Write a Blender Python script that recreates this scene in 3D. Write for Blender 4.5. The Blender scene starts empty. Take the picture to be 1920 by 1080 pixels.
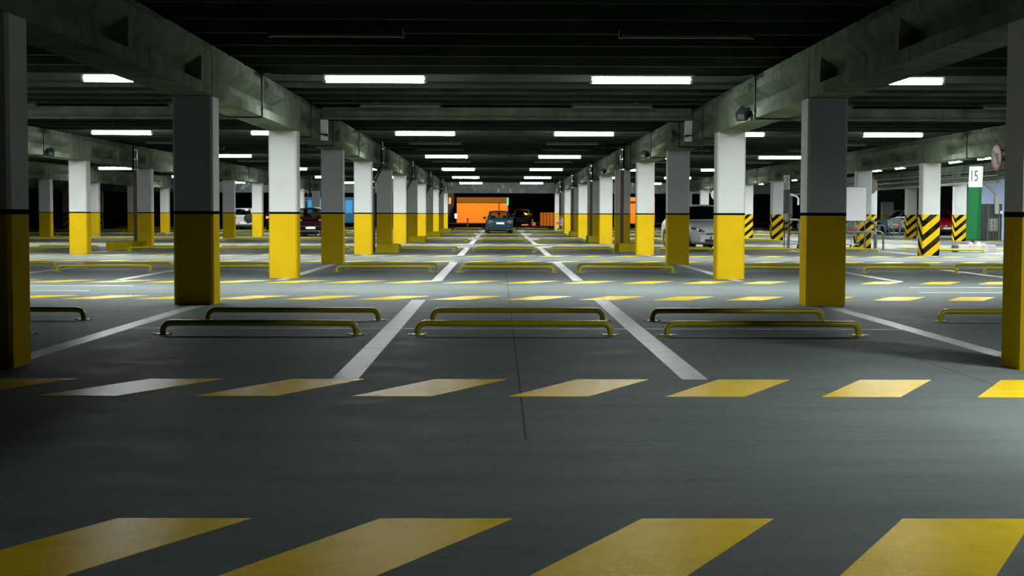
import bpy, bmesh, math, random
from mathutils import Vector, Matrix

random.seed(7)
S = bpy.context.scene
COL = S.collection
PI = math.pi

# ------------------------------------------------------------------ materials
MATS = {}

class NT:
    """small helper round a node tree"""
    def __init__(self, name):
        self.m = bpy.data.materials.new(name)
        self.m.use_nodes = True
        self.t = self.m.node_tree
        self.b = self.t.nodes.get('Principled BSDF')
        self.out = self.t.nodes.get('Material Output')
        MATS[name] = self.m

    def n(self, kind, **kw):
        nd = self.t.nodes.new(kind)
        for k, v in kw.items():
            if k.startswith('i_'):
                nd.inputs[k[2:].replace('_', ' ')].default_value = v
            else:
                setattr(nd, k, v)
        return nd

    def l(self, a, b):
        self.t.links.new(a, b)

    def math(self, op, a, b=None, clamp=False):
        nd = self.t.nodes.new('ShaderNodeMath')
        nd.operation = op
        nd.use_clamp = clamp
        for i, v in enumerate((a, b)):
            if v is None:
                continue
            if isinstance(v, (int, float)):
                nd.inputs[i].default_value = v
            else:
                self.l(v, nd.inputs[i])
        return nd.outputs[0]

    def mix(self, fac, a, b, blend='MIX'):
        nd = self.t.nodes.new('ShaderNodeMix')
        nd.data_type = 'RGBA'
        nd.blend_type = blend
        for s, v in ((nd.inputs[0], fac), (nd.inputs[6], a), (nd.inputs[7], b)):
            if isinstance(v, (int, float)):
                s.default_value = v
            elif isinstance(v, tuple):
                s.default_value = v + (1,) if len(v) == 3 else v
            else:
                self.l(v, s)
        return nd.outputs[2]

    def pos(self):
        return self.n('ShaderNodeNewGeometry').outputs['Position']

    def noise(self, vec, scale, detail=4, rough=.55, stretch=None):
        if stretch:
            mp = self.n('ShaderNodeMapping')
            mp.inputs['Scale'].default_value = stretch
            self.l(vec, mp.inputs['Vector'])
            vec = mp.outputs[0]
        nd = self.n('ShaderNodeTexNoise')
        nd.inputs['Scale'].default_value = scale
        nd.inputs['Detail'].default_value = detail
        nd.inputs['Roughness'].default_value = rough
        self.l(vec, nd.inputs['Vector'])
        return nd.outputs[0]

    def ramp(self, fac, lo, hi, a=0., b=1.):
        nd = self.n('ShaderNodeMapRange')
        nd.inputs[1].default_value = lo
        nd.inputs[2].default_value = hi
        nd.inputs[3].default_value = a
        nd.inputs[4].default_value = b
        self.l(fac, nd.inputs[0])
        return nd.outputs[0]

    def bump(self, h, strength, dist=.01):
        nd = self.n('ShaderNodeBump')
        nd.inputs['Strength'].default_value = strength
        nd.inputs['Distance'].default_value = dist
        self.l(h, nd.inputs['Height'])
        self.l(nd.outputs[0], self.b.inputs['Normal'])


def sheen(k, fac, rough, graze):
    """thin glossy coat of fixed weight over the matt base"""
    k.b.inputs['Specular IOR Level'].default_value = 0
    g = k.n('ShaderNodeBsdfGlossy')
    if isinstance(rough, (int, float)): g.inputs['Roughness'].default_value = rough
    else: k.l(rough, g.inputs['Roughness'])
    for ln in k.b.inputs['Normal'].links:
        k.l(ln.from_socket, g.inputs['Normal'])
    m = k.n('ShaderNodeMixShader')
    lw = k.n('ShaderNodeLayerWeight'); lw.inputs[0].default_value = .5
    edge = k.math('MULTIPLY', k.math('POWER', lw.outputs['Facing'], 9.0), graze)
    k.l(k.math('ADD', edge, fac), m.inputs[0])
    k.l(k.b.outputs[0], m.inputs[1]); k.l(g.outputs[0], m.inputs[2]); k.l(m.outputs[0], k.out.inputs[0])


def plain(name, col, rough=.5, metal=0., emit=None, estr=0., spec=.5, coat=0.):
    k = NT(name)
    k.b.inputs['Base Color'].default_value = col + (1,)
    k.b.inputs['Roughness'].default_value = rough
    k.b.inputs['Metallic'].default_value = metal
    k.b.inputs['Specular IOR Level'].default_value = spec
    k.b.inputs['Coat Weight'].default_value = coat
    if emit:
        k.b.inputs['Emission Color'].default_value = emit + (1,)
        k.b.inputs['Emission Strength'].default_value = estr
    return k.m


def painted(name, col, rough=.5, amount=.12, scale=3., wear=None, spec=.06):
    k = NT(name)
    p = k.pos()
    n1 = k.ramp(k.noise(p, scale, 5), .35, .7)
    n2 = k.noise(p, 45, 3)
    dark = tuple(c * (1 - amount * 2) for c in col)
    c = k.mix(n1, col, dark)
    c = k.mix(k.ramp(n2, .3, .7, 0, .18), c, tuple(x * .6 for x in col))
    if wear:
        w = k.ramp(k.noise(p, 2.1, 6, .7), .64, .72, 0, .7)
        c = k.mix(w, c, wear)
    k.l(c, k.b.inputs['Base Color'])
    k.b.inputs['Roughness'].default_value = rough
    k.bump(n2, .12, .004)
    if spec > .2: k.b.inputs['Specular IOR Level'].default_value = spec
    else: k.b.inputs['Specular IOR Level'].default_value = 0
    return k.m


WHITE = (.64, .67, .66)
YEL = (.74, .50, .014)
painted('grey_white_paint', WHITE, .6, .04, 2.0)
painted('yellow_paint', YEL, .55, .06, 2.2, wear=(.62, .50, .12))
painted('black_paint', (.008, .012, .013), .5, .1)
painted('yellow_tube_paint', (.47, .41, .006), .33, .05, 5, spec=.5)
painted('plinth_paint', (.42, .34, .012), .6, .12, 4)

# chevron striped column base: stripes climb away from the front left edge
k = NT('hazard_stripes')
tc = k.n('ShaderNodeTexCoord').outputs['Object']
sx = k.n('ShaderNodeSeparateXYZ')
k.l(tc, sx.inputs[0])
run = k.math('ADD', k.math('ADD', sx.outputs[0], .26), k.math('ADD', sx.outputs[1], .2335))
v = k.math('SUBTRACT', sx.outputs[2], k.math('MULTIPLY', run, .86))
fr = k.math('FRACT', k.math('ADD', k.math('DIVIDE', v, .415), 10.02))
st = k.math('LESS_THAN', fr, .47)
c = k.mix(st, YEL, (.006, .008, .008))
g = k.ramp(k.noise(k.pos(), 3, 5), .45, .8, 0, .25)
c = k.mix(g, c, (.3, .2, .04))
k.l(c, k.b.inputs['Base Color'])
k.b.inputs['Roughness'].default_value = .5
k.b.inputs['Specular IOR Level'].default_value = 0

# cast concrete of beams and ceiling
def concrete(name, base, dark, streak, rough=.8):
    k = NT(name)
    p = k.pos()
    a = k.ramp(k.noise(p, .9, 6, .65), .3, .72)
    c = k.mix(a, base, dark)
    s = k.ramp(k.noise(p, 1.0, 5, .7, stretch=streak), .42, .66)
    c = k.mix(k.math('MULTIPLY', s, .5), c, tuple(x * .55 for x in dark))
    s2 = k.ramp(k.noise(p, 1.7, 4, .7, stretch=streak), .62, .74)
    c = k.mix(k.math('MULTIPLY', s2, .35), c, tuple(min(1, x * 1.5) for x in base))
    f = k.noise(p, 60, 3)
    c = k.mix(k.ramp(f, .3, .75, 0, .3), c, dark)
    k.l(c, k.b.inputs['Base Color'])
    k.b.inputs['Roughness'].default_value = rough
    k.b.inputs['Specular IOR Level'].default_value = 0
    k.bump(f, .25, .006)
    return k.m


concrete('beam_concrete', (.27, .32, .25), (.10, .125, .085), (3.2, 3.2, .35))
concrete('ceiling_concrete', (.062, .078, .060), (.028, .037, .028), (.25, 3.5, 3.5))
concrete('wall_concrete', (.10, .11, .10), (.05, .055, .05), (2, 2, .3))
concrete('rough_concrete', (.50, .50, .46), (.3, .3, .27), (4, 4, 1))

# header beam with pale lime runs
k = NT('stained_concrete')
p = k.pos()
a = k.ramp(k.noise(p, .8, 6, .65), .3, .72)
c = k.mix(a, (.24, .27, .26), (.11, .125, .12))
s = k.ramp(k.noise(p, 1., 6, .75, stretch=(3.0, 3.0, 1.1)), .57, .62)
z = k.n('ShaderNodeSeparateXYZ'); k.l(p, z.inputs[0])
c = k.mix(k.math('MULTIPLY', s, k.ramp(z.outputs[2], 2.75, 3.1, .15, .9)), c, (.8, .84, .84))
k.l(c, k.b.inputs['Base Color'])
k.b.inputs['Roughness'].default_value = .8
k.b.inputs['Specular IOR Level'].default_value = 0

# floor: trowelled grey concrete with saw-cut joints, tyre rubbing and a sealed sheen
k = NT('floor_concrete')
p = k.pos()
xyz = k.n('ShaderNodeSeparateXYZ'); k.l(p, xyz.inputs[0])
X, Y = xyz.outputs[0], xyz.outputs[1]
a = k.ramp(k.noise(p, .35, 6, .6), .3, .7)
c = k.mix(a, (.158, .190, .184), (.110, .138, .132))
b2 = k.ramp(k.noise(p, 1.0, 7, .72, stretch=(.5, 2.4, 1)), .45, .75, 0, .7)
c = k.mix(b2, c, (.07, .08, .075))
b3 = k.ramp(k.noise(p, 14, 5, .7), .35, .75, 0, .5)
c = k.mix(b3, c, (.185, .22, .214))
sp = k.ramp(k.noise(p, 90, 2), .70, .76, 0, .5)
c = k.mix(sp, c, (.03, .03, .03))
sp2 = k.ramp(k.noise(p, 37, 2), .74, .78, 0, .5)
c = k.mix(sp2, c, (.24, .25, .25))
# joints
wob = k.math('MULTIPLY', k.math('SUBTRACT', k.noise(p, .8, 4), .5), .012)
j = None
for cx in (-11.6, -8.2, -4.9, -3.27, .145, 3.5, 5.2, 8.5, 11.8):
    d = k.math('LESS_THAN', k.math('ABSOLUTE', k.math('ADD', k.math('SUBTRACT', X, cx), wob)), .007)
    j = d if j is None else k.math('MAXIMUM', j, d)
# the middle joint starts at the cross joint in front of the camera
j = k.math('MULTIPLY', j, k.math('GREATER_THAN', Y, 7.64))
ym = k.math('FRACT', k.math('DIVIDE', k.math('SUBTRACT', Y, 7.64 - .008 - 7.8644 * 10), 7.8644))
jy = k.math('LESS_THAN', ym, .0016)
j = k.math('MAXIMUM', j, k.math('MULTIPLY', jy, .8))
c = k.mix(k.math('MULTIPLY', j, .6), c, (.02, .023, .022))
k.l(c, k.b.inputs['Base Color'])
r = k.ramp(k.noise(p, 2.2, 5, .6), .3, .7, .40, .6)
bh = k.math('ADD', k.math('MULTIPLY', k.noise(p, 26, 4, .7, stretch=(.6, 1.6, 1)), .7), k.math('MULTIPLY', k.noise(p, 120, 2), .3))
k.bump(bh, .18, .006)
sheen(k, .022, r, .06)

def floorpaint(name, col, worn):
    k = NT(name)
    p = k.pos()
    w = k.ramp(k.noise(p, 9, 6, .72, stretch=(.6, 1.8, 1)), .52, .70, 0, .45)
    c = k.mix(w, col, worn)
    w2 = k.ramp(k.noise(p, 3.3, 7, .75), .5, .72, 0, .6)
    c = k.mix(w2, c, tuple(x * .55 for x in col))
    sp = k.ramp(k.noise(p, 60, 2), .72, .76, 0, .6)
    c = k.mix(sp, c, (.04, .04, .03))
    k.l(c, k.b.inputs['Base Color'])
    r = k.ramp(k.noise(p, 5, 5, .6), .3, .7, .15, .24)
    h = k.math('ADD', k.math('MULTIPLY', k.noise(p, 14, 5, .75, stretch=(.3, 2.4, 1)), .8), k.math('MULTIPLY', k.noise(p, 90, 3), .25))
    k.bump(h, .5, .006)
    sheen(k, k.ramp(k.noise(p, 30, 5, .75, stretch=(.5, 1.6, 1)), .35, .7, .005, .075), r, .32)
    return k.m


floorpaint('floor_yellow_paint', (.84, .62, .02), (.74, .54, .05))
floorpaint('floor_white_paint', (.56, .58, .56), (.25, .27, .26))

plain('lamp_glow', (1, 1, 1), .4, emit=(.93, 1.0, .985), estr=60)
plain('lamp_dead', (.10, .12, .10), .3, spec=.4)
plain('dead_housing', (.035, .042, .035), .5, spec=.2)
plain('lamp_housing', (.45, .48, .46), .45)
plain('dark_conduit', (.02, .022, .02), .45)
plain('brown_pipe', (.055, .018, .012), .4)
plain('black_pipe', (.008, .009, .010), .16)
plain('chrome_metal', (.75, .76, .76), .22, metal=1)
plain('galvanised_tube', (.16, .21, .20), .38, metal=.35)
plain('wire_metal', (.55, .60, .60), .35, metal=.6)
plain('rubber', (.012, .013, .014), .75)
plain('dark_plastic', (.012, .014, .016), .45)
plain('grey_plastic', (.16, .18, .19), .5)
plain('red_plastic', (.55, .03, .03), .4)
plain('sign_white', (.88, .88, .88), .45)
plain('sign_red', (.60, .03, .04), .4)
plain('sign_black', (.01, .012, .02), .4)
plain('sign_grey', (.55, .57, .60), .45)
plain('green_pillar', (.004, .13, .035), .3)
plain('green_dark', (.003, .09, .02), .35)
plain('kiosk_blue', (.42, .50, .74), .5)
plain('kiosk_dark', (.05, .055, .06), .6)
plain('pale_panel', (.86, .86, .90), .5)
plain('plate_white', (.80, .82, .85), .4)
plain('plate_blue', (.02, .06, .5), .4)
plain('tail_red', (.30, .012, .012), .2, coat=.5)
plain('tail_lit', (.8, .05, .03), .3, emit=(1, .06, .03), estr=9)
plain('head_glass', (.16, .18, .19), .08, coat=.6)
plain('interior_dark', (.012, .013, .015), .8)
plain('orange_wall', (.80, .42, .16), .7)
plain('brown_and_eave_shade', (.17, .12, .07), .8)  # plain brown, also used for the eave shade atop the orange wall
plain('cyan_strip', (.02, .5, .4), .4, emit=(.0, .9, .62), estr=1.0)
plain('blue_window', (.1, .3, .5), .4, emit=(.05, .45, .95), estr=.55)
plain('pale_blue_wall', (.18, .42, .62), .6)
plain('warm_window', (.4, .3, .2), .4, emit=(1, .42, .16), estr=.9)
plain('lamp_globe', (1, 1, 1), .3, emit=(1, .85, .75), estr=6)
plain('asphalt', (.02, .021, .022), .85)
plain('kerb_grey', (.13, .16, .17), .8)
plain('kerb_olive', (.03, .05, .012), .8)
plain('red_white_red', (.30, .03, .02), .4)
plain('bollard_white', (.75, .75, .75), .4)
plain('poster_image', (.06, .07, .10), .3)
plain('olive_back', (.20, .21, .10), .6)
plain('mirror_face', (.78, .80, .80), .1, metal=.3)
plain('bluewhite_bag', (.45, .62, .70), .5)
plain('green_goods', (.05, .28, .10), .5)
for nm, colr in (('car_teal', (.002, .030, .048)), ('car_white', (.90, .92, .93)), ('car_silver', (.42, .46, .50)),
                 ('car_maroon', (.010, .0015, .002)), ('car_black', (.008, .009, .012)), ('car_red', (.34, .006, .012)),
                 ('car_skyblue', (.20, .34, .45)), ('car_grey', (.05, .05, .055))):
    plain(nm, colr, .3, metal=0, coat=.0 if nm == 'car_maroon' else .12, spec=.10 if nm == 'car_maroon' else .35)

# tinted car glass
k = NT('car_glass')
k.t.nodes.remove(k.b)
tr = k.n('ShaderNodeBsdfTransparent'); tr.inputs[0].default_value = (.50, .55, .55, 1)
gl = k.n('ShaderNodeBsdfGlossy'); gl.inputs['Roughness'].default_value = .05
gl.inputs['Color'].default_value = (.9, .95, .95, 1)
lw = k.n('ShaderNodeLayerWeight'); lw.inputs[0].default_value = .5
fz = k.n('ShaderNodeMath', operation='MULTIPLY_ADD'); k.l(k.math('POWER', lw.outputs['Facing'], 4.0), fz.inputs[0]); fz.inputs[1].default_value = .6; fz.inputs[2].default_value = .04
mx = k.n('ShaderNodeMixShader')
k.l(fz.outputs[0], mx.inputs[0]); k.l(tr.outputs[0], mx.inputs[1]); k.l(gl.outputs[0], mx.inputs[2])
k.l(mx.outputs[0], k.out.inputs[0])

plain('dark_glass', (.006, .009, .010), .08, spec=.4)
M = MATS


# ------------------------------------------------------------------ mesh helpers
class MB:
    def __init__(self):
        self.v, self.f, self.mi, self.sm = [], [], [], []

    def add(self, vs, fs, m=0, smooth=False):
        o = len(self.v)
        self.v += [tuple(p) for p in vs]
        for f in fs:
            self.f.append([o + i for i in f])
            self.mi.append(m)
            self.sm.append(smooth)

    def box(self, x0, x1, y0, y1, z0, z1, m=0, mat=None, ch=0.):
        if ch:
            return self.chbox(x0, x1, y0, y1, z0, z1, ch, m, mat)
        vs = [Vector(p) for p in ((x0, y0, z0), (x1, y0, z0), (x1, y1, z0), (x0, y1, z0), (x0, y0, z1), (x1, y0, z1), (x1, y1, z1), (x0, y1, z1))]
        if mat:
            vs = [mat @ p for p in vs]
        self.add(vs, [(0, 3, 2, 1), (4, 5, 6, 7), (0, 1, 5, 4), (1, 2, 6, 5), (2, 3, 7, 6), (3, 0, 4, 7)], m)

    def chbox(self, x0, x1, y0, y1, z0, z1, c, m=0, mat=None):
        """box with chamfered edges all round"""
        bm = bmesh.new()
        bmesh.ops.create_cube(bm, size=1)
        for v in bm.verts:
            v.co = Vector((x0 + (v.co.x + .5) * (x1 - x0), y0 + (v.co.y + .5) * (y1 - y0), z0 + (v.co.z + .5) * (z1 - z0)))
        bmesh.ops.bevel(bm, geom=bm.edges[:], offset=c, segments=2, profile=.6, affect='EDGES')
        bm.verts.index_update()
        vs = [(mat @ v.co) if mat else v.co.copy() for v in bm.verts]
        self.add(vs, [[v.index for v in f.verts] for f in bm.faces], m)
        bm.free()

    def prism(self, pts, z0, z1, m=0):
        n = len(pts)
        vs = [(x, y, z0) for x, y in pts] + [(x, y, z1) for x, y in pts]
        fs = [tuple(reversed(range(n))), tuple(range(n, 2 * n))] + [(i, (i + 1) % n, n + (i + 1) % n, n + i) for i in range(n)]
        self.add(vs, fs, m)

    def tube(self, path, r, n=10, m=0, caps=True, smooth=True):
        P = [Vector(p) for p in path]
        rings, up = [], None
        for i, p in enumerate(P):
            t = (P[min(i + 1, len(P) - 1)] - P[max(i - 1, 0)]).normalized()
            if up is None:
                up = Vector((0, 0, 1)) if abs(t.z) < .9 else Vector((1, 0, 0))
            a = t.cross(up).normalized()
            up = a.cross(t).normalized()
            rr = r[i] if isinstance(r, (list, tuple)) else r
            rings.append([p + (a * math.cos(q) + up * math.sin(q)) * rr for q in (2 * PI * j / n for j in range(n))])
        vs = [p for rg in rings for p in rg]
        fs = []
        for i in range(len(P) - 1):
            for j in range(n):
                fs.append((i * n + j, i * n + (j + 1) % n, (i + 1) * n + (j + 1) % n, (i + 1) * n + j))
        self.add(vs, fs, m, smooth)
        if caps:
            self.add(rings[0], [tuple(range(n))], m)
            self.add(rings[-1], [tuple(reversed(range(n)))], m)

    def disc(self, c, r, axis, thick, n=28, m=0):
        c = Vector(c); a = Vector(axis).normalized() * thick * .5
        self.tube([c - a, c + a], r, n, m)

    def lathe(self, prof, c, axis, n=24, m=0, smooth=True):
        """prof: (radius, offset along axis)"""
        c = Vector(c); ax = Vector(axis).normalized()
        u = ax.orthogonal().normalized(); w = ax.cross(u)
        vs, fs = [], []
        for r, o in prof:
            for j in range(n):
                q = 2 * PI * j / n
                vs.append(c + ax * o + (u * math.cos(q) + w * math.sin(q)) * r)
        for i in range(len(prof) - 1):
            for j in range(n):
                fs.append((i * n + j, i * n + (j + 1) % n, (i + 1) * n + (j + 1) % n, (i + 1) * n + j))
        self.add(vs, fs, m, smooth)

    def loft(self, rings, m=0, smooth=True, cap=True, closed=True):
        n = len(rings[0])
        vs = [p for r in rings for p in r]
        fs = []
        for i in range(len(rings) - 1):
            for j in range(n if closed else n - 1):
                fs.append((i * n + j, i * n + (j + 1) % n, (i + 1) * n + (j + 1) % n, (i + 1) * n + j))
        self.add(vs, fs, m, smooth)
        if cap:
            self.add(rings[0], [tuple(reversed(range(n)))], m)
            self.add(rings[-1], [tuple(range(n))], m)

    def mesh(self, name, mats):
        me = bpy.data.meshes.new(name)
        me.from_pydata(self.v, [], self.f)
        for mm in (mats if isinstance(mats, (list, tuple)) else [mats]):
            me.materials.append(M[mm])
        for i, p in enumerate(me.polygons):
            p.material_index = self.mi[i]
            p.use_smooth = self.sm[i]
        bm = bmesh.new(); bm.from_mesh(me)
        bmesh.ops.recalc_face_normals(bm, faces=bm.faces[:])
        bm.to_mesh(me); bm.free()
        return me

    def build(self, name, mats, parent=None):
        return link(name, self.mesh(name, mats), parent)


def link(name, me, parent=None):
    o = bpy.data.objects.new(name, me)
    COL.objects.link(o)
    if parent:
        o.parent = parent
    return o


def tag(o, label=None, cat=None, group=None, kind=None):
    if label: o['label'] = label
    if cat: o['category'] = cat
    if group: o['group'] = group
    if kind: o['kind'] = kind
    return o


def thing(name, label, cat, loc=(0, 0, 0), rz=0., group=None):
    o = bpy.data.objects.new(name, None)
    o.empty_display_size = .2
    COL.objects.link(o)
    o.location = loc
    o.rotation_euler = (0, 0, rz)
    return tag(o, label, cat, group)


def dup(root, label, loc, rz=None, group=None):
    r = root.copy(); COL.objects.link(r)
    r.location = loc
    if rz is not None: r.rotation_euler = (0, 0, rz)
    r['label'] = label
    if group: r['group'] = group
    for ch in list(root.children):
        c = ch.copy(); COL.objects.link(c); c.parent = r
        for g in list(ch.children):
            d = g.copy(); COL.objects.link(d); d.parent = c
    return r


def struct(o):
    return tag(o, kind='structure')


ORD = ['nearest', 'second', 'third', 'fourth', 'fifth', 'sixth', 'seventh', 'eighth', 'ninth', 'tenth', 'eleventh', 'twelfth', 'thirteenth', 'fourteenth']

# ------------------------------------------------------------------ layout
SP = 7.8644                      # column pitch along the lanes
D0 = 11.137                      # front face of the nearest column pair
PER = 2 * SP
ROW = {'L4': -29.0, 'L3': -20.65, 'L2': -12.32, 'L1': -3.995, 'R1': 4.293, 'R2': 12.70, 'R3': 21.08}
LANE = {'L3': -24.8, 'L2': -16.45, 'L1': -8.08, 'C': .15, 'R1': 8.45, 'R2': 16.9}
LNAME = {'L3': 'third left lane', 'L2': 'second left lane', 'L1': 'first left lane', 'C': 'centre lane',
         'R1': 'first right lane', 'R2': 'second right lane'}
RNAME = {'L4': 'fourth left row', 'L3': 'third left row', 'L2': 'second left row', 'L1': 'first left row', 'R1': 'first right row',
         'R2': 'second right row', 'R3': 'third right row'}
CW, CD, CT = .26, .467, 2.717
YK = lambda k: D0 + SP * k
# repeats that the photograph shows nothing of
SKIP = {('stop', 'L3', 4, 'left', 0), ('stop', 'L3', 4, 'left', 1), ('stop', 'L3', 6, 'right', 0), ('stop', 'L3', 6, 'right', 1), ('stop', 'L2', 2, 'middle', 0),
        ('stop', 'L2', 2, 'middle', 1), ('stop', 'L2', 4, 'middle', 1), ('stop', 'L2', 5, 'left', 0), ('stop', 'L2', 5, 'middle', 1), ('stop', 'L2', 6, 'left', 1),
        ('stop', 'L2', 6, 'middle', 1), ('stop', 'L2', 6, 'right', 0), ('stop', 'L2', 6, 'right', 1), ('stop', 'L1', 4, 'right', 0), ('stop', 'L1', 4, 'right', 1),
        ('stop', 'L1', 5, 'right', 0), ('stop', 'L1', 5, 'right', 1), ('stop', 'L1', 6, 'middle', 0), ('stop', 'L1', 6, 'middle', 1), ('stop', 'L1', 6, 'right', 0),
        ('stop', 'L1', 6, 'right', 1), ('stop', 'C', 6, 'right', 1), ('stop', 'R1', 3, 'middle', 0), ('stop', 'R1', 3, 'middle', 1), ('stop', 'R1', 4, 'right', 0),
        ('stop', 'R1', 4, 'right', 1), ('stop', 'R1', 5, 'left', 0), ('stop', 'R1', 5, 'left', 1), ('stop', 'R1', 5, 'middle', 1), ('stop', 'R1', 6, 'left', 0),
        ('stop', 'R1', 6, 'left', 1), ('stop', 'R1', 6, 'middle', 1), ('stop', 'R2', 4, 'middle', 0), ('stop', 'R2', 4, 'right', 1), ('stop', 'R2', 5, 'left', 0),
        ('stop', 'R2', 5, 'left', 1), ('dead', 'L1', 0, 'left'), ('dead', 'L1', 0, 'right'), ('dead', 'L1', 2, 'left'), ('dead', 'L1', 2, 'right'),
        ('dead', 'C', 2, 'left'), ('dead', 'C', 2, 'right'), ('dead', 'R1', 0, 'left'), ('dead', 'R1', 0, 'right'), ('dead', 'R1', 2, 'left'),
        ('dead', 'R1', 2, 'right')}
# columns wholly behind nearer ones
BEHIND = {('L3', 11), ('L3', 12), ('L2', 6), ('L2', 9), ('L2', 12), ('R2', 6), ('R2', 9), ('R2', 12), ('R3', 10), ('R3', 11)}

# ------------------------------------------------------------------ setting
mb = MB()
mb.add([(-48, -14, 0), (48, -14, 0), (48, 112, 0), (-48, 112, 0)], [(0, 1, 2, 3)])
floor = struct(mb.build('floor', 'floor_concrete'))

mb = MB()
mb.add([(-90, 112, -.03), (90, 112, -.03), (90, 300, -.03), (-90, 300, -.03)], [(0, 1, 2, 3)])
struct(mb.build('ground', 'asphalt'))

# ceiling: slab with precast ribs running across the lanes
mb = MB()
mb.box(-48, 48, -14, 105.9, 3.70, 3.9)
rib = SP / 6
y0 = 23.4 - rib * 28
for i in range(92):
    y = y0 + rib * i
    if y > 105.5 or y < -14: continue
    if i % 2:
        pass
    prof = [(-.10, 3.705), (-.065, 3.43), (.065, 3.43), (.10, 3.705)]
    vs = [(-48, y + a, z) for a, z in prof] + [(48, y + a, z) for a, z in prof]
    mb.add(vs, [(0, 1, 5, 4), (1, 2, 6, 5), (2, 3, 7, 6), (0, 3, 2, 1), (4, 5, 6, 7)])
    if i % 2 == 0:                                  # joint between neighbouring units
        mb.box(-48, 48, y + rib * .5 - .02, y + rib * .5 + .02, 3.66, 3.702)
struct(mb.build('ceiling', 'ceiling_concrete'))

# back wall on the far right
mb = MB()
mb.box(22.2, 46, 101.0, 101.3, 0, 3.7)
struct(mb.build('wall_back', 'wall_concrete'))

# ------------------------------------------------------------------ floor markings (parts of the floor)
def mark(name, pts, m, z=.002):
    mb = MB()
    mb.prism(pts, 0.0002, z)
    return mb.build(name, m, floor)


dash_rows = [(4.68, 5.665), (9.49, 10.485)]
for m in range(6):
    dash_rows += [(20.18 + PER * m, 21.14 + PER * m), (25.05 + PER * m, 25.98 + PER * m)]
n_dash = 0
far = MB()
for i, (ya, yb) in enumerate(dash_rows):
    lim_l = -7 - .28 * ya if ya > 12 else -4.2
    lim_r = 6 + .30 * ya if ya > 12 else 5.3
    x = .065 + 1.03 * math.floor(lim_l / 1.03)
    while x < lim_r:
        pts = [(x, ya), (x + .52, ya), (x + 1.02, yb), (x + .50, yb)]
        px = abs(x + .5) / ya
        if px < .40:
            if n_dash < 98 and i < 6:
                o = mark('yellow_dash', pts, 'floor_yellow_paint')
                n_dash += 1
            else:
                far.prism(pts, .0005, .004)
        x += 1.03
tag(far.build('far_yellow_dash', 'floor_yellow_paint', floor), kind='stuff')

park = [(10.49, 20.16)] + [(26.0 + PER * m, 26.0 + PER * m + 9.85) for m in range(6)]
lines = MB()
n_line = 0
for m, (ya, yb) in enumerate(park):
    for ln, cx in LANE.items():
        if ln == 'R2' and m < 2: continue
        for off in (-1.265, 1.275, 4.16):
            x = cx + off
            if abs(x) / yb > .42: continue
            pts = [(x - .095, ya), (x + .095, ya), (x + .095, yb), (x - .095, yb)]
            if m < 4 and n_line < 60:
                mark('white_bay_line', pts, 'floor_white_paint', .0015); n_line += 1
            else:
                lines.prism(pts, .0005, .003)
        yc = (ya + yb) / 2 - .2
        pts = [(cx - 4.1, yc - .025), (cx + 4.1, yc - .025), (cx + 4.1, yc + .025), (cx - 4.1, yc + .025)]
        if abs(cx) / yc < .5:
            mark('thin_white_line', pts, 'floor_white_paint', .0011)
tag(lines.build('far_bay_line', 'floor_white_paint', floor), kind='stuff')
for m in range(5):
    ys = 22.3 + PER * m
    for xa, xb in ((-14.5 - 1.9, -6.3), (6.5, 17)):
        for dy, sh in ((0, 0), (1.55, .28)):
            mark('white_lane_line', [(xa + sh, ys + dy), (xb + sh, ys + dy), (xb + sh, ys + dy + .12), (xa + sh, ys + dy + .12)], 'floor_white_paint', .0015)

# ------------------------------------------------------------------ columns
c = .028
def col_prism(w, d, c, z0, z1):
    pts = [(-w + c, -d), (w - c, -d), (w, -d + c), (w, d - c), (w - c, d), (-w + c, d), (-w, d - c), (-w, -d + c)]
    mb = MB(); mb.prism(pts, z0, z1); return mb


hd = CD / 2
ME = {
    'upper': col_prism(CW, hd, c, 1.225, CT).mesh('upper_shaft', 'grey_white_paint'),
    'band': col_prism(CW + .0015, hd + .0015, c, 1.185, 1.225).mesh('black_band', 'black_paint'),
    'base': col_prism(CW, hd, c, 0, 1.185).mesh('yellow_base', 'yellow_paint'),
    'supper': col_prism(CW, hd, c, 1.21, CT).mesh('upper_shaft', 'grey_white_paint'),
    'sbase': col_prism(CW, hd, c, 0, 1.21).mesh('striped_base', 'hazard_stripes'),
}


def striped(r, k):
    return r in ('R3', 'L4') or (r == 'R2' and k >= 4)


def colrange(r):
    return {'L1': range(0, 13), 'R1': range(0, 13), 'L2': range(4, 13), 'R2': range(4, 13), 'L3': range(7, 13),
            'R3': range(7, 13), 'L4': range(11, 13)}[r]


for r, x in ROW.items():
    n = -1
    for k in colrange(r):
        st = striped(r, k)
        look = 'black-and-yellow striped white column' if st else 'white and yellow column with black band'
        if (r, k) in BEHIND:
            lab = '%s, wholly behind nearer columns of %s' % (look, RNAME[r])
        else:
            n += 1
            lab = '%s, %s in view from camera in %s' % (look, ORD[n], RNAME[r])
        o = thing('concrete_column', lab, 'column', (x, YK(k) + hd, 0), 0, 'striped columns' if st else 'yellow and white columns')
        if st:
            a = link('upper_shaft', ME['supper'], o); b = link('striped_base', ME['sbase'], o)
            a['label'] = 'plain grey-white upper part'; b['label'] = 'black and yellow chevron stripes'
        else:
            a = link('upper_shaft', ME['upper'], o); b = link('yellow_base', ME['base'], o); d = link('black_band', ME['band'], o)
            a['label'] = 'grey-white painted upper part'; b['label'] = 'yellow painted lower part'; d['label'] = 'black painted band'
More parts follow.
